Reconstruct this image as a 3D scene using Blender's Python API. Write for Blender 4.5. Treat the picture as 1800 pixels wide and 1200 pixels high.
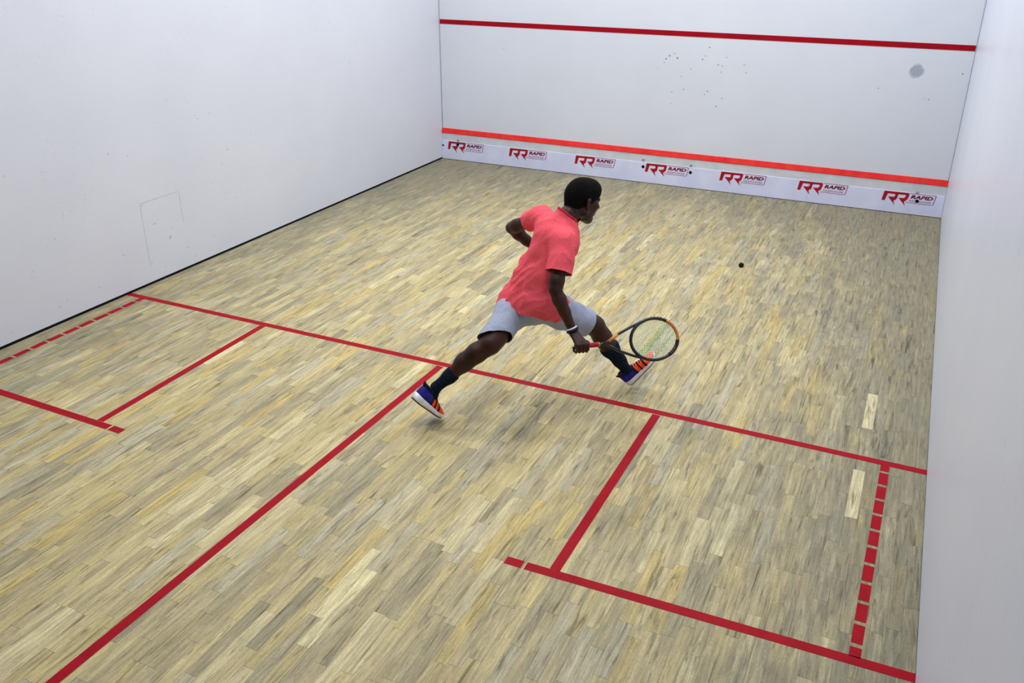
import bpy, bmesh, math, random
import numpy as np
from mathutils import Vector, Matrix, noise
from mathutils.geometry import tessellate_polygon

for o in list(bpy.data.objects):
    bpy.data.objects.remove(o, do_unlink=True)
SC = bpy.context.scene
COL = SC.collection
random.seed(7)
V3 = lambda *a: np.array(a, float)

# ------------------------------------------------------------------ camera
CAM = V3(6.01008, -10.42795, 2.89927)
YAW, PIT, ROL, FPX, PX, PY = -0.43333, -0.41493, 0.00523, 1515.9, 912.24, 550.47
_d = V3(math.sin(YAW) * math.cos(PIT), math.cos(YAW) * math.cos(PIT), math.sin(PIT))
_r = V3(math.cos(YAW), -math.sin(YAW), 0)
_u = np.cross(_r, _d)
R_AX = _r * math.cos(ROL) + _u * math.sin(ROL)
U_AX = -_r * math.sin(ROL) + _u * math.cos(ROL)
D_AX = _d
cam_data = bpy.data.cameras.new('camera')
cam = bpy.data.objects.new('camera', cam_data)
COL.objects.link(cam)
m = Matrix.Identity(4)
for i in range(3):
    m[i][0], m[i][1], m[i][2], m[i][3] = R_AX[i], U_AX[i], -D_AX[i], CAM[i]
cam.matrix_world = m
cam_data.sensor_width = 36.0
cam_data.lens = FPX / 1800 * 36
cam_data.shift_x = (900 - PX) / 1800
cam_data.shift_y = (PY - 600) / 1800
cam_data.clip_start = 0.02
SC.camera = cam

# ------------------------------------------------------------------ light
world = bpy.data.worlds.new('world')
world.use_nodes = True
world.node_tree.nodes['Background'].inputs[0].default_value = (0.8, 0.87, 1.0, 1)
world.node_tree.nodes['Background'].inputs[1].default_value = 0.15
SC.world = world
LAMPS = [(1.7, -1.6), (4.7, -1.6), (1.7, -4.4), (4.7, -4.4), (1.7, -7.4), (4.7, -7.4)]
LAMP_W = [86, 86, 84, 84, 64, 64]
for (lx, ly), w in zip(LAMPS, LAMP_W):
    la = bpy.data.lights.new('ceiling_lamp', 'AREA')
    la.shape = 'RECTANGLE'
    la.size, la.size_y = 1.5, 0.6
    la.energy = w
    la.color = (0.93, 0.965, 1.0)
    lo = bpy.data.objects.new('ceiling_lamp', la)
    lo.location = (lx, ly, 5.55)
    COL.objects.link(lo)
SC.view_settings.view_transform = 'Standard'
SC.view_settings.look = 'None'
SC.view_settings.exposure = 0.0
SC.view_settings.gamma = 1.0
SC.view_settings.use_curve_mapping = False


# ------------------------------------------------------------------ helpers
def lin(r, g, b):
    f = lambda c: (c / 255) / 12.92 if c <= 10 else (((c / 255) + 0.055) / 1.055) ** 2.4
    return (f(r), f(g), f(b), 1.0)


def ray(px, py):
    return D_AX + R_AX * (px - PX) / FPX + U_AX * (PY - py) / FPX


def at(px, py, D):
    return CAM + ray(px, py) * D


def project(P):
    v = np.asarray(P, float) - CAM
    D = v @ D_AX
    return PX + FPX * (v @ R_AX) / D, PY - FPX * (v @ U_AX) / D, D


def mat(name, color, rough=0.6, spec=0.5, metal=0.0):
    mt = bpy.data.materials.new(name)
    mt.use_nodes = True
    b = mt.node_tree.nodes['Principled BSDF']
    b.inputs['Base Color'].default_value = color
    b.inputs['Roughness'].default_value = rough
    b.inputs['Specular IOR Level'].default_value = spec
    b.inputs['Metallic'].default_value = metal
    return mt


def N(mt, t, **kw):
    n = mt.node_tree.nodes.new(t)
    for k, v in kw.items():
        if k in n.inputs:
            n.inputs[k].default_value = v
        else:
            setattr(n, k, v)
    return n


def L(mt, a, b):
    mt.node_tree.links.new(a, b)


def noisy(mt, c1, c2, scale, detail=4, lo=0.35, hi=0.65, stretch=None, bump=0.0, bump_dist=0.002, rough=0.55):
    """mix two colours by noise (object space), optional bump"""
    b = mt.node_tree.nodes['Principled BSDF']
    tc = N(mt, 'ShaderNodeTexCoord')
    mp = N(mt, 'ShaderNodeMapping')
    if stretch:
        mp.inputs['Scale'].default_value = stretch
    L(mt, tc.outputs['Object'], mp.inputs['Vector'])
    nz = N(mt, 'ShaderNodeTexNoise', Scale=scale, Detail=detail, Roughness=rough)
    L(mt, mp.outputs[0], nz.inputs['Vector'])
    rp = N(mt, 'ShaderNodeValToRGB')
    rp.color_ramp.elements[0].position, rp.color_ramp.elements[1].position = lo, hi
    rp.color_ramp.elements[0].color, rp.color_ramp.elements[1].color = c1, c2
    L(mt, nz.outputs['Fac'], rp.inputs['Fac'])
    L(mt, rp.outputs[0], b.inputs['Base Color'])
    if bump:
        bp = N(mt, 'ShaderNodeBump', Strength=bump, Distance=bump_dist)
        L(mt, nz.outputs['Fac'], bp.inputs['Height'])
        L(mt, bp.outputs[0], b.inputs['Normal'])
    return mt


def mesh_obj(name, verts, faces, mt, parent=None, smooth=False):
    me = bpy.data.meshes.new(name)
    me.from_pydata([tuple(map(float, v)) for v in verts], [], faces)
    me.update()
    if smooth:
        me.polygons.foreach_set('use_smooth', [True] * len(me.polygons))
    if mt:
        me.materials.append(mt)
    o = bpy.data.objects.new(name, me)
    COL.objects.link(o)
    if parent:
        o.parent = parent
    return o


def bm_obj(name, bm, mt, parent=None, smooth=False):
    me = bpy.data.meshes.new(name)
    bmesh.ops.recalc_face_normals(bm, faces=bm.faces[:])
    bm.to_mesh(me)
    bm.free()
    if smooth:
        me.polygons.foreach_set('use_smooth', [True] * len(me.polygons))
    if mt:
        me.materials.append(mt)
    o = bpy.data.objects.new(name, me)
    COL.objects.link(o)
    if parent:
        o.parent = parent
    return o


def empty(name, loc=(0, 0, 0)):
    o = bpy.data.objects.new(name, None)
    o.location = loc
    o.empty_display_size = 0.1
    COL.objects.link(o)
    return o


def tag(o, label=None, cat=None, group=None, kind=None):
    for k, v in (('label', label), ('category', cat), ('group', group), ('kind', kind)):
        if v:
            o[k] = v
    return o


BOXF = [(0, 3, 2, 1), (4, 5, 6, 7), (0, 1, 5, 4), (1, 2, 6, 5), (2, 3, 7, 6), (3, 0, 4, 7)]


def box_v(x0, x1, y0, y1, z0, z1):
    return [(x0, y0, z0), (x1, y0, z0), (x1, y1, z0), (x0, y1, z0), (x0, y0, z1), (x1, y0, z1), (x1, y1, z1), (x0, y1, z1)]


def box(name, x0, x1, y0, y1, z0, z1, mt, parent=None, bevel=0.0):
    o = mesh_obj(name, box_v(x0, x1, y0, y1, z0, z1), BOXF, mt, parent)
    if bevel:
        bv = o.modifiers.new('bevel', 'BEVEL')
        bv.width, bv.segments = bevel, 2
    return o


def tube_bm(bm, pts, rad, seg=10, closed=False, caps=True, flat=None):
    """tube along points; rad scalar or list; flat=(dir, ratio) squashes along dir"""
    pts = [np.asarray(p, float) for p in pts]
    n = len(pts)
    rad = [rad] * n if np.isscalar(rad) else list(rad)
    rings = []
    prev = None
    for i, p in enumerate(pts):
        a = pts[(i - 1) % n] if (closed or i > 0) else p
        b = pts[(i + 1) % n] if (closed or i < n - 1) else p
        t = (b - a) / np.linalg.norm(b - a)
        if prev is None:
            ref = V3(0, 0, 1) if abs(t[2]) < 0.9 else V3(1, 0, 0)
            if flat is not None:
                ref = flat[0]
            s = ref - t * (ref @ t)
        else:
            s = prev - t * (prev @ t)
        if flat is not None:
            s = flat[0] - t * (flat[0] @ t)
        s /= np.linalg.norm(s)
        prev = s
        q = np.cross(t, s)
        k = flat[1] if flat is not None else 1.0
        rings.append([bm.verts.new(tuple(p + rad[i] * (k * s * math.cos(w) + q * math.sin(w))))
                      for w in [2 * math.pi * j / seg for j in range(seg)]])
    for i in range(n if closed else n - 1):
        A, B = rings[i], rings[(i + 1) % n]
        for j in range(seg):
            bm.faces.new((A[j], A[(j + 1) % seg], B[(j + 1) % seg], B[j]))
    if caps and not closed:
        bm.faces.new(rings[0][::-1])
        bm.faces.new(rings[-1])
    return rings


# ------------------------------------------------------------------ materials
def wall_material(name, c1, c2, specks=0.0, rough=0.32, spec=0.5):
    mt = mat(name, c1, rough, spec)
    b = mt.node_tree.nodes['Principled BSDF']
    tc = N(mt, 'ShaderNodeTexCoord')
    n1 = N(mt, 'ShaderNodeTexNoise', Scale=0.9, Detail=6, Roughness=0.6)
    L(mt, tc.outputs['Object'], n1.inputs['Vector'])
    rp = N(mt, 'ShaderNodeValToRGB')
    rp.color_ramp.elements[0].position, rp.color_ramp.elements[1].position = 0.3, 0.7
    rp.color_ramp.elements[0].color, rp.color_ramp.elements[1].color = c1, c2
    L(mt, n1.outputs['Fac'], rp.inputs['Fac'])
    # faint grey ball scuffs
    mp = N(mt, 'ShaderNodeMapping')
    mp.inputs['Scale'].default_value = (1.0, 1.0, 1.6)
    L(mt, tc.outputs['Object'], mp.inputs['Vector'])
    n2 = N(mt, 'ShaderNodeTexNoise', Scale=22.0, Detail=3, Roughness=0.55)
    L(mt, mp.outputs[0], n2.inputs['Vector'])
    n3 = N(mt, 'ShaderNodeTexNoise', Scale=0.8, Detail=2)
    L(mt, tc.outputs['Object'], n3.inputs['Vector'])
    r2 = N(mt, 'ShaderNodeMapRange')
    r2.inputs['From Min'].default_value, r2.inputs['From Max'].default_value = 0.62, 0.74
    L(mt, n2.outputs['Fac'], r2.inputs['Value'])
    r3 = N(mt, 'ShaderNodeMapRange')
    r3.inputs['From Min'].default_value, r3.inputs['From Max'].default_value = 0.42, 0.62
    L(mt, n3.outputs['Fac'], r3.inputs['Value'])
    mu = N(mt, 'ShaderNodeMath', operation='MULTIPLY')
    L(mt, r2.outputs[0], mu.inputs[0])
    L(mt, r3.outputs[0], mu.inputs[1])
    m2 = N(mt, 'ShaderNodeMath', operation='MULTIPLY')
    m2.inputs[1].default_value = specks
    L(mt, mu.outputs[0], m2.inputs[0])
    mx = N(mt, 'ShaderNodeMix', data_type='RGBA')
    mx.inputs['B'].default_value = lin(120, 125, 138)
    L(mt, m2.outputs[0], mx.inputs['Factor'])
    L(mt, rp.outputs[0], mx.inputs['A'])
    L(mt, mx.outputs['Result'], b.inputs['Base Color'])
    n4 = N(mt, 'ShaderNodeTexNoise', Scale=60.0, Detail=4)
    L(mt, tc.outputs['Object'], n4.inputs['Vector'])
    bp = N(mt, 'ShaderNodeBump', Strength=0.12, Distance=0.002)
    L(mt, n4.outputs['Fac'], bp.inputs['Height'])
    L(mt, bp.outputs[0], b.inputs['Normal'])
    return mt


M = {}
M['wall_l'] = wall_material('painted_plaster_left', lin(212, 214, 223), lin(218, 220, 228), 0.22, 0.5, 0.3)
M['wall_f'] = wall_material('painted_plaster_front', lin(212, 215, 224), lin(218, 221, 229), 0.0, 0.5, 0.3)
M['wall_r'] = wall_material('painted_plaster_right', lin(211, 215, 229), lin(219, 222, 234), 0.16, 0.36, 0.25)
M['ceiling'] = noisy(mat('ceiling_greyed', lin(170, 171, 176), 0.8, 0.2), lin(165, 166, 171), lin(176, 177, 182), 3)  # unseen ceiling, greyed to lessen the fill light
M['wall_b_dark'] = noisy(mat('back_wall_darkened', lin(96, 96, 102), 0.8, 0.2), lin(90, 90, 96), lin(104, 104, 110), 2)  # unseen back wall, darkened to cut fill on the player's near side
M['black'] = noisy(mat('black_gap', lin(14, 15, 18), 0.8, 0.1), lin(10, 11, 14), lin(22, 23, 27), 20)
M['seam'] = noisy(mat('grey_seam', lin(150, 155, 168), 0.7, 0.2), lin(140, 146, 160), lin(165, 170, 182), 12)
M['sub'] = noisy(mat('subfloor', lin(60, 55, 42), 0.9, 0.1), lin(52, 48, 36), lin(72, 66, 50), 15)


def red_material(name, c1, c2, scale=6, rough=0.55):
    return noisy(mat(name, c1, rough, 0.12), c1, c2, scale, 6, 0.3, 0.7)


M['red_floor'] = red_material('red_floor_paint', lin(150, 0, 20), lin(166, 6, 28), 9, 0.6)
M['red_wall'] = red_material('red_wall_paint', lin(150, 0, 18), lin(164, 6, 26), 5, 0.6)
M['red_tin'] = red_material('red_tin_strip', lin(222, 40, 40), lin(238, 62, 56), 8)

# wood strips: tone from the 'tone' colour attribute, grain along the strip
wd = mat('oak_strip', lin(190, 175, 130), 0.55, 0.22)
b = wd.node_tree.nodes['Principled BSDF']
at_ = N(wd, 'ShaderNodeAttribute', attribute_name='tone')
sd = N(wd, 'ShaderNodeAttribute', attribute_name='seed')
geo = N(wd, 'ShaderNodeNewGeometry')
off = N(wd, 'ShaderNodeVectorMath', operation='ADD')
L(wd, geo.outputs['Position'], off.inputs[0])
L(wd, sd.outputs['Vector'], off.inputs[1])
mp = N(wd, 'ShaderNodeMapping')
mp.inputs['Scale'].default_value = (60, 4.0, 1)
L(wd, off.outputs[0], mp.inputs['Vector'])
g1 = N(wd, 'ShaderNodeTexNoise', Scale=1.0, Detail=6, Roughness=0.65)
g1.inputs['Distortion'].default_value = 0.6
L(wd, mp.outputs[0], g1.inputs['Vector'])
rg = N(wd, 'ShaderNodeMapRange')
rg.inputs['From Min'].default_value, rg.inputs['From Max'].default_value = 0.3, 0.7
rg.inputs['To Min'].default_value, rg.inputs['To Max'].default_value = 0.66, 1.32
L(wd, g1.outputs['Fac'], rg.inputs['Value'])
# dark wandering veins
mp2 = N(wd, 'ShaderNodeMapping')
mp2.inputs['Scale'].default_value = (26, 2.2, 1)
L(wd, off.outputs[0], mp2.inputs['Vector'])
g2 = N(wd, 'ShaderNodeTexNoise', Scale=1.0, Detail=4, Roughness=0.6)
g2.inputs['Distortion'].default_value = 1.6
L(wd, mp2.outputs[0], g2.inputs['Vector'])
rv = N(wd, 'ShaderNodeMapRange')
rv.inputs['From Min'].default_value, rv.inputs['From Max'].default_value = 0.55, 0.70
rv.inputs['To Min'].default_value, rv.inputs['To Max'].default_value = 1.0, 0.42
L(wd, g2.outputs['Fac'], rv.inputs['Value'])
# grey overlay: cloudy dirt, with more grey away from the middle of the court
n5 = N(wd, 'ShaderNodeTexNoise', Scale=1.5, Detail=8, Roughness=0.68)
mp3 = N(wd, 'ShaderNodeMapping')
mp3.inputs['Scale'].default_value = (2.6, 0.9, 1)
L(wd, geo.outputs['Position'], mp3.inputs['Vector'])
L(wd, mp3.outputs[0], n5.inputs['Vector'])
n6 = N(wd, 'ShaderNodeTexNoise', Scale=1.0, Detail=5, Roughness=0.7)
mp4 = N(wd, 'ShaderNodeMapping')
mp4.inputs['Scale'].default_value = (13, 3.0, 1)
L(wd, off.outputs[0], mp4.inputs['Vector'])
L(wd, mp4.outputs[0], n6.inputs['Vector'])
sp_ = N(wd, 'ShaderNodeSeparateXYZ')
L(wd, geo.outputs['Position'], sp_.inputs[0])
ends = []
for ax_, c_, r_ in (('X', -3.0, 3.2), ('Y', 6.6, 6.6)):
    a1 = N(wd, 'ShaderNodeMath', operation='ADD')
    a1.inputs[1].default_value = c_
    L(wd, sp_.outputs[ax_], a1.inputs[0])
    a2 = N(wd, 'ShaderNodeMath', operation='ABSOLUTE')
    L(wd, a1.outputs[0], a2.inputs[0])
    a3 = N(wd, 'ShaderNodeMath', operation='DIVIDE')
    a3.inputs[1].default_value = r_
    L(wd, a2.outputs[0], a3.inputs[0])
    a4 = N(wd, 'ShaderNodeMath', operation='POWER')
    a4.inputs[1].default_value = 3.0
    L(wd, a3.outputs[0], a4.inputs[0])
    ends.append(a4)
a5 = N(wd, 'ShaderNodeMath', operation='ADD')
L(wd, ends[0].outputs[0], a5.inputs[0])
L(wd, ends[1].outputs[0], a5.inputs[1])
rr_ = N(wd, 'ShaderNodeMapRange')
rr_.inputs['From Min'].default_value, rr_.inputs['From Max'].default_value = 0.0, 1.2
rr_.inputs['To Min'].default_value, rr_.inputs['To Max'].default_value = -0.07, 0.30
L(wd, a5.outputs[0], rr_.inputs['Value'])
s1 = N(wd, 'ShaderNodeMath', operation='MULTIPLY_ADD')
s1.inputs[1].default_value = 0.55
L(wd, n6.outputs['Fac'], s1.inputs[0])
L(wd, rr_.outputs[0], s1.inputs[2])
s2 = N(wd, 'ShaderNodeMath', operation='MULTIPLY_ADD')
s2.inputs[1].default_value = 0.6
L(wd, n5.outputs['Fac'], s2.inputs[0])
L(wd, s1.outputs[0], s2.inputs[2])
rd = N(wd, 'ShaderNodeMapRange')
rd.inputs['From Min'].default_value, rd.inputs['From Max'].default_value = 0.48, 0.82
rd.inputs['To Max'].default_value = 0.82
L(wd, s2.outputs[0], rd.inputs['Value'])
# freshly replaced strips (seed z = 1) get no grey overlay
sxyz = N(wd, 'ShaderNodeSeparateXYZ')
L(wd, sd.outputs['Vector'], sxyz.inputs[0])
cl = N(wd, 'ShaderNodeMath', operation='SUBTRACT')
cl.inputs[0].default_value = 1.0
L(wd, sxyz.outputs['Z'], cl.inputs[1])
rdc = N(wd, 'ShaderNodeMath', operation='MULTIPLY')
L(wd, rd.outputs[0], rdc.inputs[0])
L(wd, cl.outputs[0], rdc.inputs[1])
# fine speckle of the open grain
n7 = N(wd, 'ShaderNodeTexNoise', Scale=1.0, Detail=3, Roughness=0.7)
mp5 = N(wd, 'ShaderNodeMapping')
mp5.inputs['Scale'].default_value = (230, 60, 1)
L(wd, off.outputs[0], mp5.inputs['Vector'])
L(wd, mp5.outputs[0], n7.inputs['Vector'])
rs = N(wd, 'ShaderNodeMapRange')
rs.inputs['From Min'].default_value, rs.inputs['From Max'].default_value = 0.3, 0.7
rs.inputs['To Min'].default_value, rs.inputs['To Max'].default_value = 0.82, 1.18
L(wd, n7.outputs['Fac'], rs.inputs['Value'])
mm = N(wd, 'ShaderNodeMath', operation='MULTIPLY')
L(wd, rg.outputs[0], mm.inputs[0])
L(wd, rv.outputs[0], mm.inputs[1])
mm2 = N(wd, 'ShaderNodeMath', operation='MULTIPLY')
L(wd, mm.outputs[0], mm2.inputs[0])
L(wd, rs.outputs[0], mm2.inputs[1])
mxd = N(wd, 'ShaderNodeMix', data_type='RGBA')
mxd.inputs['B'].default_value = lin(126, 122, 104)
L(wd, rdc.outputs[0], mxd.inputs['Factor'])
L(wd, at_.outputs['Color'], mxd.inputs['A'])
sc_ = N(wd, 'ShaderNodeVectorMath', operation='SCALE')
L(wd, mxd.outputs['Result'], sc_.inputs[0])
L(wd, mm2.outputs[0], sc_.inputs['Scale'])
L(wd, sc_.outputs[0], b.inputs['Base Color'])
bpw = N(wd, 'ShaderNodeBump', Strength=0.12, Distance=0.001)
L(wd, g1.outputs['Fac'], bpw.inputs['Height'])
L(wd, bpw.outputs[0], b.inputs['Normal'])
M['wood'] = wd

# ------------------------------------------------------------------ room shell
W, BACK, H = 6.4, -11.2, 5.65
floor = tag(box('floor', -0.2, W + 0.2, BACK - 0.2, 0.2, -0.2, -0.012, M['sub']), kind='structure')
wl = tag(box('wall_left', -0.2, 0.0, BACK, 0.2, 0.022, H, M['wall_l']), kind='structure')
wf = tag(box('wall_front', 0.0, W, 0.0, 0.2, 0.0, H, M['wall_f']), kind='structure')
wr = tag(box('wall_right', W, W + 0.2, BACK, 0.2, 0.009, H, M['wall_r']), kind='structure')
wb = tag(box('wall_back', -0.2, W + 0.2, BACK - 0.2, BACK, -0.01, H, M['wall_b_dark']), kind='structure')
ce = tag(box('ceiling', -0.2, W + 0.2, BACK - 0.2, 0.2, H, H + 0.1, M['ceiling']), kind='structure')
tag(box('baseboard_left', -0.15, -0.001, BACK, 0.0, -0.012, 0.022, M['black']), kind='structure')
tag(box('baseboard_right', W + 0.001, W + 0.15, BACK, 0.0, -0.012, 0.009, M['black']), kind='structure')
tag(box('trim_1', 0.0, 0.009, -0.006, 0.0, 0.42, H, M['seam']), kind='structure')
tag(box('trim_2', W - 0.007, W, -0.006, 0.0, 0.42, H, M['seam']), kind='structure')

# service line on the front wall
mesh_obj('service_line', box_v(0.012, W - 0.01, -0.003, 0.0, 1.800, 1.858), BOXF, M['red_wall'], wf)

# ------------------------------------------------------------------ floor strips
PAL = [(lin(194, 180, 138), 6), (lin(188, 173, 128), 6), (lin(182, 169, 133), 5), (lin(175, 163, 128), 4),
       (lin(200, 188, 150), 3), (lin(194, 174, 118), 3), (lin(168, 158, 128), 2.5), (lin(182, 174, 148), 3),
       (lin(156, 148, 122), 0.6), (lin(214, 203, 162), 0.3)]
prng = random.Random(21)
SW = W / 97
planks = []
for i in range(97):
    x0, x1 = i * SW + 0.0002, (i + 1) * SW - 0.0002
    y = -0.004 - prng.random() * 0.5
    ys = [-0.002]
    while y > -11.1:
        ys.append(y)
        y -= prng.choice((0.42, 0.48, 0.5, 0.52, 0.55, 0.35))
    ys.append(-11.2)
    for a, c in zip(ys[:-1], ys[1:]):
        xm, ym = (x0 + x1) / 2, (a + c) / 2
        tone = np.array(prng.choices([p[0] for p in PAL], [p[1] for p in PAL])[0])
        tone = tone * (0.95 + 0.10 * prng.random()) * np.array((1.03, 1.0, 0.90, 1))
        px, py, D = project((xm, ym, 0))
        vis = -60 < px < 1860 and 0 < py < 1260
        area = 0.0
        if vis:
            q = [project(p)[:2] for p in ((x0, a, 0), (x1, a, 0), (x1, c, 0), (x0, c, 0))]
            area = abs(sum(q[k][0] * q[(k + 1) % 4][1] - q[(k + 1) % 4][0] * q[k][1] for k in range(4))) / 2
            if not (0 < px < 1800 and py < 1200):
                area *= 0.3
        planks.append([area, x0, x1, c + 0.0004, a - 0.0004, tone, (prng.random() * 40, prng.random() * 40, 0),
                       -0.0002 * prng.random()])
# two bare pale strips that stand out near the right wall
for tx, ty in ((6.04, -4.93), (6.04, -5.93)):
    k = min(range(len(planks)), key=lambda j: abs((planks[j][1] + planks[j][2]) / 2 - tx) * 4 + abs((planks[j][3] + planks[j][4]) / 2 - ty))
    planks[k][5] = np.array(lin(204, 192, 150))
    planks[k][6] = planks[k][6][:2] + (1.0,)


def strip_geo(p):
    _, x0, x1, y0, y1, tone, seed, dz = p
    c = 0.0003
    v = [(x0, y0, -0.012), (x1, y0, -0.012), (x1, y1, -0.012), (x0, y1, -0.012),
         (x0, y0, dz - c), (x1, y0, dz - c), (x1, y1, dz - c), (x0, y1, dz - c),
         (x0 + c, y0 + c, dz), (x1 - c, y0 + c, dz), (x1 - c, y1 - c, dz), (x0 + c, y1 - c, dz)]
    f = [(0, 1, 5, 4), (1, 2, 6, 5), (2, 3, 7, 6), (3, 0, 4, 7), (4, 5, 9, 8), (5, 6, 10, 9), (6, 7, 11, 10), (7, 4, 8, 11), (8, 9, 10, 11)]
    return v, f


def strip_mesh(name, items):
    vs, fs, tones, seeds = [], [], [], []
    for p in items:
        v, f = strip_geo(p)
        o_ = len(vs)
        vs += v
        fs += [tuple(k + o_ for k in q) for q in f]
        tones += [tuple(p[5])] * 12
        seeds += [p[6]] * 12
    me = bpy.data.meshes.new(name)
    me.from_pydata(vs, [], fs)
    ca = me.attributes.new('tone', 'FLOAT_COLOR', 'POINT')
    ca.data.foreach_set('color', np.array(tones, np.float32).ravel())
    sa = me.attributes.new('seed', 'FLOAT_VECTOR', 'POINT')
    sa.data.foreach_set('vector', np.array(seeds, np.float32).ravel())
    me.materials.append(M['wood'])
    o = bpy.data.objects.new(name, me)
    COL.objects.link(o)
    o.parent = floor
    return o


planks.sort(key=lambda p: -p[0])
for p in planks[:300]:
    strip_mesh('plank', [p])
rest = strip_mesh('plank_field', planks[300:])
rest['kind'] = 'stuff'


# ------------------------------------------------------------------ court lines
def line(name, a, c, w=0.054, top=0.0014):
    a, c = np.array(a, float), np.array(c, float)
    t = (c - a) / np.linalg.norm(c - a)
    n = np.array([-t[1], t[0]]) * w / 2
    q = [a - n, c - n, c + n, a + n]
    v = [(p[0], p[1], 0.0) for p in q] + [(p[0], p[1], top) for p in q]
    return mesh_obj(name, v, BOXF, M['red_floor'], floor)


line('short_line', (0.0, -5.547), (W, -5.530))
line('half_court_line', (3.133, -5.574), (3.088, -10.0))
line('service_box_line', (4.764, -5.570), (4.744, -7.250))
line('service_box_line', (4.600, -7.284), (W, -7.226))
line('service_box_line', (4.490, -7.286), (4.583, -7.284))
line('service_box_line', (1.492, -5.574), (1.531, -7.190))
line('service_box_line', (0.0, -7.200), (1.645, -7.222))
line('service_box_line', (1.662, -7.222), (1.762, -7.224))
line('line_dash', (6.173, -5.556), (6.172, -5.624), 0.05)
for k in range(10):
    x = 6.172 - 0.0018 * k
    line('line_dash', (x, -5.647 - 0.1503 * k), (x - 0.0018, -5.772 - 0.1503 * k), 0.05)
line('line_dash', (6.154, -7.150), (6.153, -7.212), 0.05)
line('line_dash', (0.180, -5.574), (0.180, -5.636), 0.05)
for k in range(10):
    x = 0.179 + 0.0016 * k
    line('line_dash', (x, -5.651 - 0.1455 * k), (x + 0.0016, -5.776 - 0.1455 * k), 0.05)
line('line_dash', (0.196, -7.106), (0.197, -7.176), 0.05)

# ------------------------------------------------------------------ marks on the walls
M['scuff'] = noisy(mat('ball_scuff', lin(138, 142, 153), 0.8, 0.1), lin(115, 118, 130), lin(165, 169, 180), 40)
M['smudge'] = noisy(mat('grey_smudge', lin(192, 195, 205), 0.6, 0.2), lin(182, 185, 196), lin(204, 207, 216), 30)
M['crack'] = noisy(mat('hairline', lin(188, 191, 200), 0.6, 0.2), lin(172, 176, 187), lin(204, 207, 216), 25)


def blob_marks(name, items, axis, mt, parent, thick=0.0006):
    """irregular flat spots; axis 'y' = front wall (x,z), 'x' = left wall (y,z)"""
    rr = random.Random(5)
    bm = bmesh.new()
    for (a, c, ra, rc) in items:
        vs = []
        for lay in (0.0, thick):
            ring = []
            for j in range(9):
                w = 2 * math.pi * j / 9
                k = 1.0 if lay else 1.0
                rr.seed(int(a * 1000) * 31 + int(c * 1000) * 7 + j)
                k = 0.75 + 0.5 * rr.random()
                p, q = a + ra * k * math.cos(w), c + rc * k * math.sin(w)
                ring.append(bm.verts.new((p, -lay, q) if axis == 'y' else (lay, p, q)))
            vs.append(ring)
        bm.faces.new(vs[1])
        for j in range(9):
            bm.faces.new((vs[0][j], vs[0][(j + 1) % 9], vs[1][(j + 1) % 9], vs[1][j]))
    o = bm_obj(name, bm, mt, parent)
    o['kind'] = 'stuff'
    return o


S = [(3.15, 1.57, 1.2), (3.21, 1.6, .8), (3.25, 1.55, 1.2), (3.11, 1.53, 1.1), (3.09, 1.49, .8), (3.42, 1.43, .8), (3.31, 1.34, .6),
     (3.62, 1.69, .9), (3.58, 1.59, .7), (3.55, 1.55, 1.0), (3.83, 1.59, .7), (3.74, 1.5, .9), (3.79, 1.49, .8), (3.78, 1.42, .8),
     (4.04, 1.52, .8), (4.07, 1.43, .8), (3.21, 1.15, .8), (3.35, 1.19, .9), (3.64, 1.19, .9), (3.61, 1.15, .8), (3.82, 1.12, .9),
     (3.76, 1.02, .9), (3.21, 1.01, .7), (3.01, 1.42, .6), (6.32, 1.566, .9), (6.04, 1.28, .9), (6.0, 1.29, .6), (5.52, 1.36, .7), (0.95, 1.53, .6)]
blob_marks('ball_marks', [(a, c, 0.009 * k, 0.009 * k) for a, c, k in S], 'y', M['scuff'], wf)
sm = mat('faint_smudge', lin(165, 170, 184), 0.7, 0.1)
bs = sm.node_tree.nodes['Principled BSDF']
tcs = N(sm, 'ShaderNodeTexCoord')
lns = N(sm, 'ShaderNodeVectorMath', operation='LENGTH')
L(sm, tcs.outputs['Object'], lns.inputs[0])
f1 = N(sm, 'ShaderNodeMapRange')
f1.inputs['From Min'].default_value, f1.inputs['From Max'].default_value = 0.088, 0.05
L(sm, lns.outputs['Value'], f1.inputs['Value'])
nzs = N(sm, 'ShaderNodeTexNoise', Scale=45.0, Detail=3)
L(sm, tcs.outputs['Object'], nzs.inputs['Vector'])
f2 = N(sm, 'ShaderNodeMath', operation='MULTIPLY')
L(sm, f1.outputs[0], f2.inputs[0])
L(sm, nzs.outputs['Fac'], f2.inputs[1])
L(sm, f2.outputs[0], bs.inputs['Alpha'])
smo = blob_marks('smudge', [(0, 0, 0.085, 0.085)], 'y', sm, wf)
smo.location = (5.872, 0, 1.566)
LW = [(-5.0, .354, .012, .02), (-4.816, .2, .008, .008), (-5.249, .718, .008, .01), (-5.248, .195, .008, .008), (-5.149, .526, .02, .01),
      (-4.0, .252, .01, .006), (-3.717, .151, .008, .006)]
rr = random.Random(3)
for _ in range(60):
    y = -9.4 + 6.0 * rr.random() ** 1.3
    LW.append((y, 0.08 + 1.3 * rr.random(), 0.004 + 0.009 * rr.random() ** 2, 0.004 + 0.005 * rr.random()))
blob_marks('ball_marks', LW, 'x', M['smudge'], wl)
# outline of a filled-in hatch in the left wall
bm = bmesh.new()
for y0, y1, z0, z1 in ((-5.27, -4.82, .738, .743), (-5.272, -5.267, .16, .742), (-4.822, -4.817, .45, .742)):
    for f in BOXF:
        pass
    v = [bm.verts.new(p) for p in box_v(0.0, 0.0007, y0, y1, z0, z1)]
    for f in BOXF:
        bm.faces.new([v[k] for k in f])
o = bm_obj('hatch_outline', bm, M['crack'], wl)
o['kind'] = 'stuff'

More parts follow.
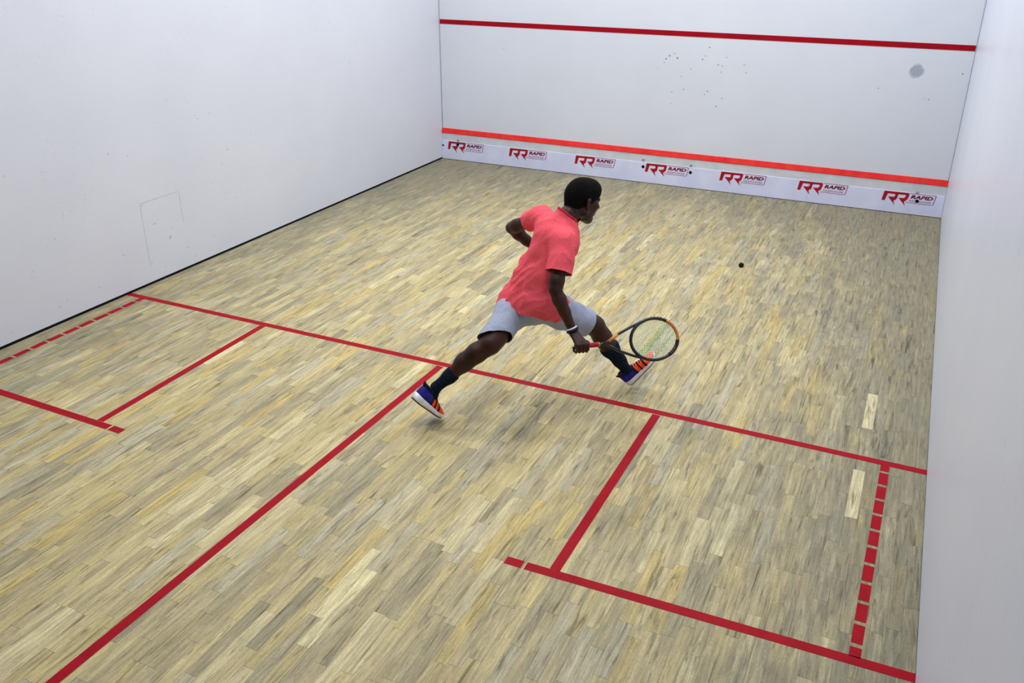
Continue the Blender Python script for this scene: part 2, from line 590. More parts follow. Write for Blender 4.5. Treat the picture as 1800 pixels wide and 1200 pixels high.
# ------------------------------------------------------------------ tin board with the sponsor banner
M['tin_white'] = noisy(mat('tin_white', lin(206, 209, 212), 0.5, 0.4), lin(200, 204, 208), lin(214, 217, 221), 5)
M['banner'] = noisy(mat('banner_vinyl', lin(216, 219, 243), 0.45, 0.4), lin(212, 215, 241), lin(222, 225, 247), 4)
M['logo_red'] = noisy(mat('logo_red', lin(168, 6, 28), 0.5, 0.3), lin(158, 4, 24), lin(178, 12, 36), 20)
M['logo_dark'] = noisy(mat('logo_maroon', lin(120, 6, 40), 0.5, 0.3), lin(112, 4, 36), lin(130, 10, 46), 20)
M['logo_pale'] = noisy(mat('logo_pale_line', lin(158, 74, 118), 0.5, 0.3), lin(148, 64, 108), lin(168, 84, 128), 20)
M['screw'] = noisy(mat('screw_grey', lin(150, 154, 162), 0.4, 0.5), lin(130, 134, 144), lin(172, 176, 184), 60)
tin = tag(empty('tin_board', (W / 2, -0.02, 0)), 'white sponsor board with red top strip along the foot of the front wall', 'board')


def sub(o):
    """keep world placement when parented to a thing standing elsewhere"""
    o.matrix_parent_inverse = Matrix.Translation(-Vector(o.parent.location))
    return o


def child_box(name, *a, **k):
    return sub(box(name, *a, **k))


bmt = bmesh.new()   # red strip with a sloping face
prof = [(-.001, 0.362), (-0.026, 0.362), (-0.030, 0.368), (-0.012, 0.424), (-.001, 0.428)]
vv = [[bmt.verts.new((x, y, z)) for y, z in prof] for x in (0.002, W - 0.002)]
for k in range(5):
    bmt.faces.new((vv[0][k], vv[0][(k + 1) % 5], vv[1][(k + 1) % 5], vv[1][k]))
bmt.faces.new(vv[0]); bmt.faces.new(vv[1][::-1])
sub(bm_obj('top_strip', bmt, M['red_tin'], tin))
child_box('upper_panel', 0.002, W - 0.002, -0.022, -.001, 0.245, 0.361, M['tin_white'], tin)
child_box('banner_panel', 0.002, 4.94, -0.030, -0.001, 0.006, 0.262, M['banner'], tin, bevel=0.002)
child_box('banner_panel', 4.941, W - 0.002, -0.030, -0.001, 0.006, 0.252, M['banner'], tin, bevel=0.002)
child_box('shadow_gap', 0.002, W - 0.002, -0.024, -0.002, 0.0, 0.0055, M['black'], tin)


def disc(name, x, y, z, r, depth, mt, parent, dome=0.4):
    bm = bmesh.new()
    rings = []
    for yy, k in ((y, 1.0), (y - depth * 0.6, 1.0), (y - depth, 0.6)):
        rings.append([bm.verts.new((x + r * k * math.cos(w), yy, z + r * k * math.sin(w))) for w in [2 * math.pi * j / 14 for j in range(14)]])
    for A, B in zip(rings[:-1], rings[1:]):
        for j in range(14):
            bm.faces.new((A[j], A[(j + 1) % 14], B[(j + 1) % 14], B[j]))
    bm.faces.new(rings[-1])
    bm.faces.new(rings[0][::-1])
    return sub(bm_obj(name, bm, mt, parent))


for x, z in ((0.258, 0.278), (2.914, 0.293), (3.527, 0.288), (6.108, 0.262)):
    disc('screw', x, -0.022, z, 0.018, 0.010, M['screw'], tin)
for x, z in ((0.256, 0.222), (2.919, 0.205), (3.528, 0.199), (6.123, 0.165)):
    disc('hole_plug', x, -0.030, z, 0.020, 0.003, M['black'], tin)
disc('hole_plug', 0.02, -0.030, 0.19, 0.014, 0.003, M['black'], tin)

LOGO = [(0.0172, 0.2555), (0.2720, 0.2575), (0.2822, 0.2500), (0.2817, 0.2375), (0.2716, 0.1918), (0.2624, 0.1734), (0.2376, 0.1549), (0.2547, 0.1073),
        (0.1736, 0.1906), (0.2273, 0.1938), (0.2415, 0.2037), (0.2472, 0.2229), (0.2411, 0.2312), (0.1713, 0.2305), (0.1649, 0.2164),
        (0.1619, 0.1872), (0.1519, 0.1675), (0.1274, 0.1501), (0.1453, 0.1025), (0.0623, 0.1934), (0.1226, 0.1961), (0.1329, 0.2055),
        (0.1358, 0.2244), (0.1273, 0.2293), (0.0587, 0.2289), (0.0508, 0.2074), (0.0346, 0.1454), (0.0, 0.1455)]


def flat_mesh(name, polys, mt, thick=0.0012):
    bm = bmesh.new()
    for P in polys:
        A = [bm.verts.new((x, 0, z)) for x, z in P]
        B = [bm.verts.new((x, -thick, z)) for x, z in P]
        for tri in tessellate_polygon([[Vector((x, z, 0)) for x, z in P]]):
            bm.faces.new([B[k] for k in tri])
        for j in range(len(P)):
            bm.faces.new((A[j], A[(j + 1) % len(P)], B[(j + 1) % len(P)], B[j]))
    me = bpy.data.meshes.new(name)
    bmesh.ops.recalc_face_normals(bm, faces=bm.faces[:])
    bm.to_mesh(me)
    bm.free()
    me.materials.append(mt)
    return me


def text_mesh(name, body, x0, x1, z0, z1, mt, bold=0.0, shear=0.25):
    cu = bpy.data.curves.new(name, 'FONT')
    cu.body = body
    cu.shear = shear
    cu.offset = bold
    cu.extrude = 0.01
    cu.resolution_u = 2
    ob = bpy.data.objects.new(name, cu)
    COL.objects.link(ob)
    dg = bpy.context.evaluated_depsgraph_get()
    me = bpy.data.meshes.new_from_object(ob.evaluated_get(dg))
    bpy.data.objects.remove(ob)
    co = np.array([v.co[:] for v in me.vertices])
    lo, hi = co.min(0), co.max(0)
    for v, c in zip(me.vertices, co):
        k = (c - lo) / (hi - lo)
        v.co = (x0 + k[0] * (x1 - x0), -0.0012 * k[2], z0 + k[1] * (z1 - z0))
    me.materials.clear()
    me.materials.append(mt)
    me.name = name
    return me


ME_RR = flat_mesh('sponsor_logo', [LOGO], M['logo_red'])
ME_RAPID = text_mesh('lettering', 'RAPID', 0.298, 0.530, 0.197, 0.240, M['logo_dark'], 0.043)
ME_RESP = text_mesh('small_lettering', 'RESPONSE', 0.286, 0.517, 0.160, 0.182, M['logo_pale'], 0.0)


def seg_poly(a, c, w):
    a, c = np.array(a), np.array(c)
    t = (c - a) / np.linalg.norm(c - a)
    n = np.array([-t[1], t[0]]) * w / 2
    return [tuple(a - n), tuple(c - n), tuple(c + n), tuple(a + n)]


ME_BORD = flat_mesh('logo_border', [seg_poly((0.285, 0.2555), (0.556, 0.2555), 0.006), seg_poly((0.556, 0.2585), (0.538, 0.155), 0.008),
                                    seg_poly((0.539, 0.157), (0.524, 0.146), 0.006), seg_poly((0.526, 0.146), (0.255, 0.148), 0.005)], M['logo_pale'])
for k, lx in enumerate((0.096, 1.037, 1.990, 2.945, 3.892, 4.818, 5.752)):
    dz = (0, 0, 0, 0, 0, -0.004, -0.010)[k]
    lo = bpy.data.objects.new('sponsor_logo', ME_RR)
    COL.objects.link(lo)
    lo.parent = tin
    sub(lo)
    lo.location = (lx, -0.0302, dz)
    for nm, me in (('lettering', ME_RAPID), ('small_lettering', ME_RESP), ('logo_border', ME_BORD)):
        c = bpy.data.objects.new(nm, me)
        COL.objects.link(c)
        c.parent = lo


# ------------------------------------------------------------------ signed-distance modelling
def unit(v):
    v = np.asarray(v, float)
    return v / np.linalg.norm(v)


class Field:
    def __init__(self, lo, hi, h):
        self.o = np.asarray(lo, float)
        self.h = h
        self.n = np.ceil((np.asarray(hi, float) - self.o) / h).astype(int) + 1
        self.F = np.full(self.n, 0.2, np.float32)

    def _sub(self, lo, hi):
        a = np.clip(np.floor((lo - self.o) / self.h).astype(int), 0, self.n)
        c = np.clip(np.ceil((hi - self.o) / self.h).astype(int) + 1, 0, self.n)
        g = [(self.o[i] + self.h * np.arange(a[i], c[i])).astype(np.float32) for i in range(3)]
        return (slice(a[0], c[0]), slice(a[1], c[1]), slice(a[2], c[2])), g

    def _merge(self, s, d, k, op):
        F = self.F[s]
        if op == 'add':
            if k > 0:
                hh = np.maximum(k - np.abs(F - d), 0) / k
                self.F[s] = np.minimum(F, d) - hh * hh * k * 0.25
            else:
                self.F[s] = np.minimum(F, d)
        else:
            d = -d
            if k > 0:
                hh = np.maximum(k - np.abs(F - d), 0) / k
                self.F[s] = np.maximum(F, d) + hh * hh * k * 0.25
            else:
                self.F[s] = np.maximum(F, d)

    def cone(self, a, c, r1, r2, k=0.02, flat=None, op='add'):
        """round cone a->c; flat=(dir, ratio): half-thickness along dir is ratio*r"""
        a, c = np.asarray(a, float), np.asarray(c, float)
        mg = max(r1, r2) + k + 2 * self.h + 0.01
        s, g = self._sub(np.minimum(a, c) - mg, np.maximum(a, c) + mg)
        X, Y, Z = g[0][:, None, None] - a[0], g[1][None, :, None] - a[1], g[2][None, None, :] - a[2]
        ba = c - a
        L2 = max(ba @ ba, 1e-12)
        t = np.clip((X * ba[0] + Y * ba[1] + Z * ba[2]) / L2, 0, 1)
        qx, qy, qz = X - t * ba[0], Y - t * ba[1], Z - t * ba[2]
        q2 = qx * qx + qy * qy + qz * qz
        r = r1 + (r2 - r1) * t
        if flat is not None:
            f = unit(flat[0])
            w = qx * f[0] + qy * f[1] + qz * f[2]
            q2e = q2 + w * w * (1 / flat[1] ** 2 - 1)
            l = np.sqrt(q2e)
            d = (l - r) * np.clip(np.sqrt(q2 / np.maximum(q2e, 1e-9)), flat[1], 1)
        else:
            d = np.sqrt(q2) - r
        self._merge(s, d.astype(np.float32), k, op)

    def ell(self, c, R, rad, k=0.02, op='add'):
        """ellipsoid; R rows = local axes"""
        c = np.asarray(c, float)
        mg = max(rad) + k + 2 * self.h + 0.01
        s, g = self._sub(c - mg, c + mg)
        X, Y, Z = g[0][:, None, None] - c[0], g[1][None, :, None] - c[1], g[2][None, None, :] - c[2]
        k0 = k1 = 0
        for i in range(3):
            w = X * R[i][0] + Y * R[i][1] + Z * R[i][2]
            k0 = k0 + (w / rad[i]) ** 2
            k1 = k1 + (w / rad[i] ** 2) ** 2
        k0, k1 = np.sqrt(k0), np.sqrt(k1)
        d = k0 * (k0 - 1) / np.maximum(k1, 1e-6)
        self._merge(s, d.astype(np.float32), k, op)

    def chain(self, pts, rad, k=0.02, flat=None):
        for i in range(len(pts) - 1):
            self.cone(pts[i], pts[i + 1], rad[i], rad[i + 1], k if i else k, flat)

    def half(self, p, n, k=0.0):
        """cut away everything on the +n side of the plane through p"""
        n = unit(n)
        g = [self.o[i] + self.h * np.arange(self.n[i]) for i in range(3)]
        d = ((g[0] - p[0]) * n[0])[:, None, None] + ((g[1] - p[1]) * n[1])[None, :, None] + ((g[2] - p[2]) * n[2])[None, None, :]
        self.F = np.maximum(self.F, d.astype(np.float32))

    def mesh(self):
        F = self.F
        F[0], F[-1], F[:, 0], F[:, -1], F[:, :, 0], F[:, :, -1] = (0.1,) * 6
        S = F < 0
        nx, ny, nz = F.shape
        cnt = np.zeros((nx - 1, ny - 1, nz - 1), np.int8)
        for i in (0, 1):
            for j in (0, 1):
                for k in (0, 1):
                    cnt += S[i:nx - 1 + i, j:ny - 1 + j, k:nz - 1 + k]
        act = (cnt > 0) & (cnt < 8)
        I, J, K = np.nonzero(act)
        idx = np.full(act.shape, -1, np.int32)
        idx[I, J, K] = np.arange(len(I))
        acc = np.zeros((len(I), 3))
        num = np.zeros(len(I))
        for ax in range(3):
            oth = [q for q in range(3) if q != ax]
            for p in (0, 1):
                for q in (0, 1):
                    o0 = [0, 0, 0]
                    o0[oth[0]], o0[oth[1]] = p, q
                    o1 = list(o0)
                    o1[ax] = 1
                    f0 = F[I + o0[0], J + o0[1], K + o0[2]]
                    f1 = F[I + o1[0], J + o1[1], K + o1[2]]
                    cr = (f0 < 0) != (f1 < 0)
                    t = np.where(cr, f0 / np.where(cr, f0 - f1, 1), 0)
                    pos = np.zeros((len(I), 3)) + np.array(o0)
                    pos[:, ax] += t
                    acc += pos * cr[:, None]
                    num += cr
        V = (acc / num[:, None] + np.stack([I, J, K], 1)) * self.h + self.o
        faces = []
        for ax in range(3):
            oth = [(ax + 1) % 3, (ax + 2) % 3]
            sl0 = [slice(1, -1)] * 3
            sl0[ax] = slice(0, -1)
            sl1 = list(sl0)
            sl1[ax] = slice(1, None)
            A, B = S[tuple(sl0)], S[tuple(sl1)]
            e = np.argwhere(A != B)
            if not len(e):
                continue
            base = e + 1
            base[:, ax] -= 1
            inside = A[e[:, 0], e[:, 1], e[:, 2]]
            q = []
            for da, db in ((-1, -1), (0, -1), (0, 0), (-1, 0)):
                c = base.copy()
                c[:, oth[0]] += da
                c[:, oth[1]] += db
                q.append(idx[c[:, 0], c[:, 1], c[:, 2]])
            q = np.stack(q, 1)
            q[~inside] = q[~inside][:, ::-1]
            faces.append(q)
        return V, np.concatenate(faces)


def np_mesh(name, parts):
    """parts: list of (V, quads) -> one mesh datablock, smooth shaded"""
    vs, fs, o_ = [], [], 0
    for v, f in parts:
        vs.append(v)
        fs.append(f + o_)
        o_ += len(v)
    v, f = np.concatenate(vs), np.concatenate(fs)
    me = bpy.data.meshes.new(name)
    me.vertices.add(len(v))
    me.vertices.foreach_set('co', v.astype(np.float32).ravel())
    me.loops.add(f.size)
    me.loops.foreach_set('vertex_index', f.astype(np.int32).ravel())
    me.polygons.add(len(f))
    me.polygons.foreach_set('loop_start', np.arange(0, f.size, 4, dtype=np.int32))
    me.polygons.foreach_set('use_smooth', np.ones(len(f), bool))
    me.update()
    me.validate()
    return me


def link(name, me, mt, parent):
    me.materials.clear()
    me.materials.append(mt)
    o = bpy.data.objects.new(name, me)
    COL.objects.link(o)
    o.parent = parent
    return sub(o)


def smooth(o, f=0.5, n=3):
    md = o.modifiers.new('smooth', 'SMOOTH')
    md.factor, md.iterations = f, n
    return o


# ------------------------------------------------------------------ the player
AT = at
J = dict(pelvis=V3(3.913, -5.724, .737), hipL=V3(3.831, -5.664, .706), hipR=V3(4.010, -5.759, .721), neck=V3(4.085, -5.585, 1.245),
         shL=V3(3.891, -5.498, 1.225), shR=V3(4.155, -5.749, 1.166), elL=V3(3.639, -5.429, 1.089), wrL=V3(3.770, -5.290, .910),
         elR=V3(4.166, -5.919, .916), wrR=V3(4.294, -5.936, .674), knL=V3(3.793, -6.066, .531), anL=V3(3.504, -6.262, .254),
         toL=V3(3.495, -6.244, .026), heL=V3(3.422, -6.405, .210), knR=V3(4.276, -5.473, .511), anR=V3(4.472, -5.333, .150),
         heR=AT(1107, 675, 5.97), toR=AT(1151, 628, 5.92), head=V3(4.145, -5.446, 1.358))
UP = unit(J['neck'] - J['pelvis'])
CR = unit(J['shR'] - J['shL'])                       # chest right
CR = unit(CR - UP * (CR @ UP))
CF = np.cross(UP, CR)                                # chest forward
PR = unit(J['hipR'] - J['hipL'])
PR = unit(PR - UP * (PR @ UP))
PF = np.cross(UP, PR)

M['skin'] = noisy(mat('skin', lin(54, 27, 17), 0.45, 0.25), lin(46, 23, 14), lin(62, 33, 21), 9, 4)
M['hair'] = noisy(mat('hair', lin(10, 9, 9), 0.9, 0.1), lin(6, 6, 6), lin(18, 16, 15), 160, 2, bump=0.6, bump_dist=0.004)
M['shirt'] = noisy(mat('shirt_knit', lin(236, 86, 98), 0.85, 0.15), lin(226, 70, 83), lin(246, 104, 114), 170, 5, 0.3, 0.7, bump=0.10, bump_dist=0.002)
M['shorts'] = noisy(mat('shorts_jersey', lin(158, 166, 186), 0.85, 0.15), lin(150, 158, 178), lin(168, 176, 196), 170, 5, 0.3, 0.7, bump=0.15, bump_dist=0.003)
M['sock'] = noisy(mat('sock_knit', lin(17, 26, 42), 0.9, 0.1), lin(12, 18, 30), lin(24, 36, 54), 80, 3)
M['eye'] = mat('eye_white', lin(215, 210, 205), 0.3, 0.5)

person = tag(empty('person', (3.95, -5.76, 0)), 'player in coral shirt and grey shorts lunging forward with a racket', 'person')

# head frame
HC = at(1023, 353, 5.47)
HS = 1.14                                            # head scale
HF = unit(unit(V3(0.56, 0.81, -0.30)))               # looking direction
HU0 = V3(0.10, 0.16, 1.0)
HR = unit(np.cross(HF, HU0))
HU = np.cross(HR, HF)
HM = np.stack([HR, HF, HU])
hp = lambda x, y, z: HC + (HR * x + HF * y + HU * z) * HS

lo = V3(3.35, -6.5, 0.0)
hi = V3(4.75, -5.1, 1.62)
B = Field(lo, hi, 0.006)
LEG, LEGR = {}, [.058, .060, .055, .037, .029]
# trunk
B.cone(J['pelvis'] - UP * 0.02, J['pelvis'] + UP * 0.20, 0.145, 0.135, 0.03, (PF, 0.72))
B.cone(J['pelvis'] + UP * 0.20, J['pelvis'] + UP * 0.40, 0.138, 0.158, 0.03, (CF, 0.72))
B.cone(J['shL'] * .85 + J['shR'] * .15 - UP * .02, J['shR'] * .85 + J['shL'] * .15 - UP * .02, 0.065, 0.065, 0.05)
B.cone(J['neck'] - UP * 0.05, J['neck'] + UP * 0.04, 0.075, 0.06, 0.05)
for s in 'LR':
    hip, kn, an = J['hip' + s], J['kn' + s], J['an' + s]
    th, sh = unit(kn - hip), unit(an - kn)
    back = unit(-PF - th * (-PF @ th))
    cb = unit(-PF + 0.4 * UP) if s == 'R' else unit(-PF * 0.4 + UP)     # calf side of the shin
    cb = unit(cb - sh * (cb @ sh))
    B.chain([hip, hip + th * .2, kn - th * .06, kn], [.095, .088, .068, .060], 0.04)
    LEG[s] = [kn, kn + sh * .10 + cb * .012, kn + sh * .20 + cb * .014, kn + sh * .33, an]
    B.chain(LEG[s], LEGR, 0.035)
    B.cone(kn + th * .01 - cb * .012, kn + sh * .03 - cb * .016, .040, .036, 0.03)
    # foot inside the shoe
    B.cone(an, J['to' + s] * .6 + J['he' + s] * .4 + unit(an - J['he' + s]) * .03, .028, .023, 0.02)
    el, wr, shd = J['el' + s], J['wr' + s], J['sh' + s]
    ua, fa = unit(el - shd), unit(wr - el)
    B.chain([shd, shd + ua * .10, el - ua * .05, el], [.056, .050, .042, .037], 0.03)
    B.chain([el, el + fa * .07, el + fa * .15, wr], [.038, .043, .036, .0265], 0.015)
body_parts = [B.mesh()]

def hell(F, c, R, rad, k=0.02, op='add'):
    F.ell(c, R, tuple(q * HS for q in rad), k, op)


def hcone(F, a, c, r1, r2, k=0.02, flat=None, op='add'):
    F.cone(a, c, r1 * HS, r2 * HS, k, flat, op)


# head and neck, finer grid
Hf = Field(HC - V3(.2, .2, .24), HC + V3(.2, .2, .2), 0.0035)
hell(Hf, hp(0, -0.012, 0.035), HM, (.074, .097, .088), 0.02)
hell(Hf, hp(0, 0.035, -0.025), HM, (.062, .060, .080), 0.03)
hcone(Hf, hp(0, 0.045, -0.075), hp(0, 0.070, -0.098), .042, .024, 0.03)
for s in (-1, 1):
    hcone(Hf, hp(s * .050, 0.0, -0.055), hp(s * .022, .062, -.092), .022, .020, 0.025)     # jaw line
    hcone(Hf, hp(s * .045, .062, -.005), hp(s * .03, .076, -.02), .020, .018, 0.02)         # cheek
    hcone(Hf, hp(s * .038, .078, .030), hp(s * .012, .088, .028), .012, .012, 0.015)        # brow
    hell(Hf, hp(s * .031, .101, .010), HM, (.017, .016, .011), 0.012, 'sub')                # eye socket
    E_ = hp(s * .077, -.008, -.008)
    hcone(Hf, hp(s * .080, -.012, .022), hp(s * .076, -.004, -.032), .012, .008, 0.006, (HR, 0.45))
    hcone(Hf, hp(s * .084, -.020, .016), hp(s * .082, -.014, -.012), .011, .008, 0.004, (HR, 0.5))
    hell(Hf, hp(s * .092, -.010, .004), HM, (.008, .008, .014), 0.004, 'sub')
hcone(Hf, hp(0, .092, .020), hp(0, .117, -.018), .009, .0135, 0.012)
for s in (-1, 1):
    hcone(Hf, hp(s * .010, .102, -.022), hp(s * .012, .100, -.022), .009, .009, 0.008)
hcone(Hf, hp(-.016, .094, -.047), hp(.016, .094, -.047), .0085, .0085, 0.008)
hcone(Hf, hp(-.014, .092, -.061), hp(.014, .092, -.061), .0085, .0085, 0.006)
hcone(Hf, hp(-.02, .104, -.0535), hp(.02, .104, -.0535), .003, .003, 0.004, None, 'sub')
hcone(Hf, hp(0, -.030, -.04), J['neck'] + UP * .0, .052, .054, 0.03)
body_parts.append(Hf.mesh())

# ---- right hand closed on the racket grip
RB, RT = at(1003, 610, 5.24), at(1191, 592, 5.45)     # racket butt and tip
RH = unit(RT - RB)                                    # along the racket
RC = unit(-D_AX - RH * (-D_AX @ RH))                  # towards the viewer's side
RE = np.cross(RC, RH)
if RE[2] < 0:
    RE = -RE                                          # up across the handle
G = RB + RH * 0.064
Hd = Field(G - V3(.14, .14, .14), G + V3(.14, .14, .16), 0.0025)
wr = J['wrR']
fa = unit(wr - J['elR'])
kn_off = [0.036, 0.013, -0.010, -0.032]
kn_r = [.0098, .0102, .0098, .0088]
Hd.cone(wr - fa * .03, wr + fa * .012, .0265, .026, 0.012)
for o_, r_ in zip(kn_off, kn_r):
    K = G + RH * o_ + RC * .030 + RE * .008
    Hd.cone(wr + fa * .012 + RH * o_ * .35, K, .0165, .0120, 0.014)
    P = [K, G + RH * o_ + RC * .030 - RE * .020, G + RH * (o_ - .002) + RC * .008 - RE * .033, G + RH * (o_ - .004) - RC * .020 - RE * .026,
         G + RH * (o_ - .004) - RC * .028 - RE * .006]
    Hd.chain(P, [r_ * 1.05, r_ * 1.02, r_ * .95, r_ * .9, r_ * .8], 0.0035)
Hd.cone(wr + fa * .02, G + RE * .022 + RC * .012, .022, .016, 0.015)       # heel of the palm
TH = [wr + fa * .018 + RH * .012 + RC * .004, G + RH * .018 + RE * .030 + RC * .004, G + RH * .048 + RE * .022 - RC * .014, G + RH * .070 + RE * .008 - RC * .022]
Hd.chain(TH, [.017, .0135, .011, .009], 0.006)
body_parts.append(Hd.mesh())

# ---- left hand, loosely curled in front of the trunk
wl_ = J['wrL']
fl = unit(J['wrL'] - J['elL'])
LX = unit(CR - fl * (CR @ fl))
LN = np.cross(fl, LX)
Hl = Field(wl_ - V3(.2, .2, .2), wl_ + V3(.2, .2, .2), 0.003)
Hl.cone(wl_ - fl * .03, wl_ + fl * .01, .027, .026, 0.01)
Hl.cone(wl_ + fl * .01, wl_ + fl * .075, .030, .038, 0.015, (LN, 0.5))
for i_, (x_, ln) in enumerate(((-.028, .062), (-.010, .074), (.009, .070), (.027, .054))):
    k0 = wl_ + fl * .085 + LX * x_
    k1 = k0 + fl * ln * .45 + LN * .006
    k2 = k1 + fl * ln * .26 + LN * .018
    k3 = k2 + fl * ln * .10 + LN * .022
    Hl.chain([wl_ + fl * .06 + LX * x_ * .9, k0, k1, k2, k3], [.012, .0105, .0095, .0088, .0078], 0.004)
t0 = wl_ + fl * .025 + LX * .02
Hl.chain([t0, t0 + LX * .028 + fl * .03 + LN * .008, t0 + LX * .034 + fl * .058 + LN * .014, t0 + LX * .03 + fl * .08 + LN * .018], [.016, .012, .0105, .0085], 0.006)
body_parts.append(Hl.mesh())
body = smooth(link('body', np_mesh('body', body_parts), M['skin'], person), 0.5, 2)
body['label'] = 'dark brown skin of head, arms and legs'

for s in (-1, 1):
    bm = bmesh.new()
    bmesh.ops.create_uvsphere(bm, u_segments=12, v_segments=8, radius=0.0115 * HS, matrix=Matrix.Translation(Vector(hp(s * .031, .0745, .008))))
    sub(bm_obj('eye', bm, M['eye'], person, True))
    bm = bmesh.new()
    bmesh.ops.create_uvsphere(bm, u_segments=10, v_segments=6, radius=0.0060 * HS, matrix=Matrix.Translation(Vector(hp(s * .031, .0808, .008))))
    sub(bm_obj('iris', bm, M['hair'], person, True))

# hair: close-cropped cap
hf = Field(HC - V3(.19, .19, .19), HC + V3(.19, .19, .20), 0.0035)
hell(hf, hp(0, -0.013, 0.038), HM, (.078, .101, .093), 0.02)
hell(hf, hp(0, 0.036, 0.072), HM, (.060, .064, .056), 0.03)
hcone(hf, hp(0, -.054, .02), hp(0, -.036, -.125), .056, .050, 0.03)
hn = unit(hp(0, .088, .062) - hp(0, -.06, -.185))
pn = unit(np.cross(hn, HR))
if pn @ HU > 0:
    pn = -pn
hf.half(hp(0, .088, .058), pn)
hair = smooth(link('hair', np_mesh('hair', [hf.mesh()]), M['hair'], person), 0.5, 2)
hair['label'] = 'close-cropped black hair'


# ---- clothes: open shells cut at hem, cuffs and neckline
def cut(me, cuts):
    """cuts: (point, outward normal, centre, radius): remove what lies beyond the plane near centre"""
    bm = bmesh.new()
    bm.from_mesh(me)
    for p, n_, c, r in cuts:
        fs = [f for f in bm.faces if (f.calc_center_median() - Vector(c)).length < r]
        gs = set(fs)
        for f in fs:
            gs.update(f.edges)
            gs.update(f.verts)
        bmesh.ops.bisect_plane(bm, geom=list(gs), plane_co=Vector(p), plane_no=Vector(n_), clear_outer=False, clear_inner=False)
        dead = [f for f in bm.faces if (f.calc_center_median() - Vector(c)).length < r and (f.calc_center_median() - Vector(p)).dot(Vector(n_)) > 1e-6]
        bmesh.ops.delete(bm, geom=dead, context='FACES')
    bmesh.ops.delete(bm, geom=[v for v in bm.verts if not v.link_faces], context='VERTS')
    bm.to_mesh(me)
    bm.free()
    me.polygons.foreach_set('use_smooth', [True] * len(me.polygons))
    return me


def wrinkle(me, fn):
    me.update()
    n = len(me.vertices)
    nor = np.empty(n * 3, np.float32)
    me.vertex_normals.foreach_get('vector', nor)
    co = np.empty(n * 3, np.float32)
    me.vertices.foreach_get('co', co)
    nor, co = nor.reshape(-1, 3), co.reshape(-1, 3)
    dd = np.array([fn(p) for p in co])
    me.vertices.foreach_set('co', (co + nor * dd[:, None]).astype(np.float32).ravel())
    me.update()


def solid(o, t):
    md = o.modifiers.new('thickness', 'SOLIDIFY')
    md.thickness, md.offset = t, -1
    return o


SH = Field(lo + V3(.1, .2, .3), hi, 0.006)
hemp = J['pelvis'] - UP * 0.116
SH.cone(J['pelvis'] - UP * 0.20, J['pelvis'] + UP * 0.16, 0.176, 0.166, 0.03, (PF, 0.80))
SH.cone(J['pelvis'] + UP * 0.14, J['pelvis'] + UP * 0.40, 0.168, 0.178, 0.04, (CF, 0.78))
SH.cone(J['shL'] * .86 + J['shR'] * .14 - UP * .015, J['shR'] * .86 + J['shL'] * .14 - UP * .015, 0.074, 0.074, 0.05)
SH.cone(J['neck'] - UP * 0.06, J['neck'] + UP * 0.045, 0.085, 0.072, 0.05)
cuts = [(hemp, unit(-UP + PR * .30 - PF * .05), J['pelvis'] - UP * .15, .60)]
for s in 'LR':
    shd, el = J['sh' + s], J['el' + s]
    ua = unit(el - shd)
    sl = .195 if s == 'R' else .135
    SH.cone(shd, shd + ua * (sl + .05), .071, .079 if s == 'R' else .070, 0.045)
    cuts.append((shd + ua * sl, ua, shd + ua * (sl + .08), .125))
    hip, th = J['hip' + s], unit(J['kn' + s] - J['hip' + s])
    SH.cone(hip - th * .03, hip + th * .08, .122 if s == 'R' else .125, .118 if s == 'R' else .121, 0.04)
ncut = unit(UP * 0.9 + unit(HU) * 0.2 + CF * 0.35)
cuts.append((J['neck'] + UP * 0.042, ncut, J['neck'] + UP * .09, .13))
me = cut(np_mesh('shirt', [SH.mesh()]), cuts)


def ridge(v):
    return 1.0 - 2.2 * abs(noise.noise(v))


def shirt_folds(p):
    q = p - J['pelvis']
    h_, x_, y_ = q @ UP, q @ CR, q @ CF
    w = 0.35 + 0.65 * max(0, min(1, (0.44 - h_) / 0.4))
    # drapes running down the back from the shoulder blades, creases across the waist
    a = ridge(Vector((x_ * 9 + h_ * 3.5, y_ * 9, h_ * 1.6)))
    c = noise.noise(Vector((x_ * 7 - h_ * 9 + 4, y_ * 7 + 2, h_ * 6)))
    e = ridge(Vector((x_ * 14 - h_ * 9 + 7, y_ * 14, h_ * 5 + 3)))
    return (0.017 * a + 0.009 * c + 0.011 * e - .010) * w


wrinkle(me, shirt_folds)
shirt = solid(smooth(link('shirt', me, M['shirt'], person), 0.5, 1), 0.003)
shirt['label'] = 'coral red short-sleeved shirt'
# collar band
bm = bmesh.new()
cpt = J['neck'] + UP * 0.042
cx_ = unit(CR - ncut * (CR @ ncut))
cy_ = np.cross(ncut, cx_)
tube_bm(bm, [cpt + cx_ * .072 * math.cos(w) + cy_ * .074 * math.sin(w) for w in [2 * math.pi * k / 28 for k in range(28)]], 0.0075, 8, True)
col = sub(bm_obj('collar', bm, noisy(mat('collar_rib', lin(190, 40, 54), 0.85, 0.1), lin(176, 30, 44), lin(205, 54, 66), 60), person, True))

SO = Field(lo + V3(.1, .2, .25), hi, 0.006)
SO.cone(J['pelvis'] - UP * 0.02, J['pelvis'] + UP * 0.10, 0.158, 0.150, 0.03, (PF, 0.76))
cuts = []
for s in 'LR':
    hip, kn = J['hip' + s], J['kn' + s]
    th = unit(kn - hip)
    SO.chain([hip - th * .02, hip + th * .15, hip + th * .46], [.102 if s == 'L' else .110, .102, .094], 0.045)
    hn_ = unit(th + 0.72 * (R_AX * .81 - U_AX * .59)) if s == 'L' else th
    cuts.append((hip + th * .375, hn_, hip + th * .47, .17))
me = cut(np_mesh('shorts', [SO.mesh()]), cuts)


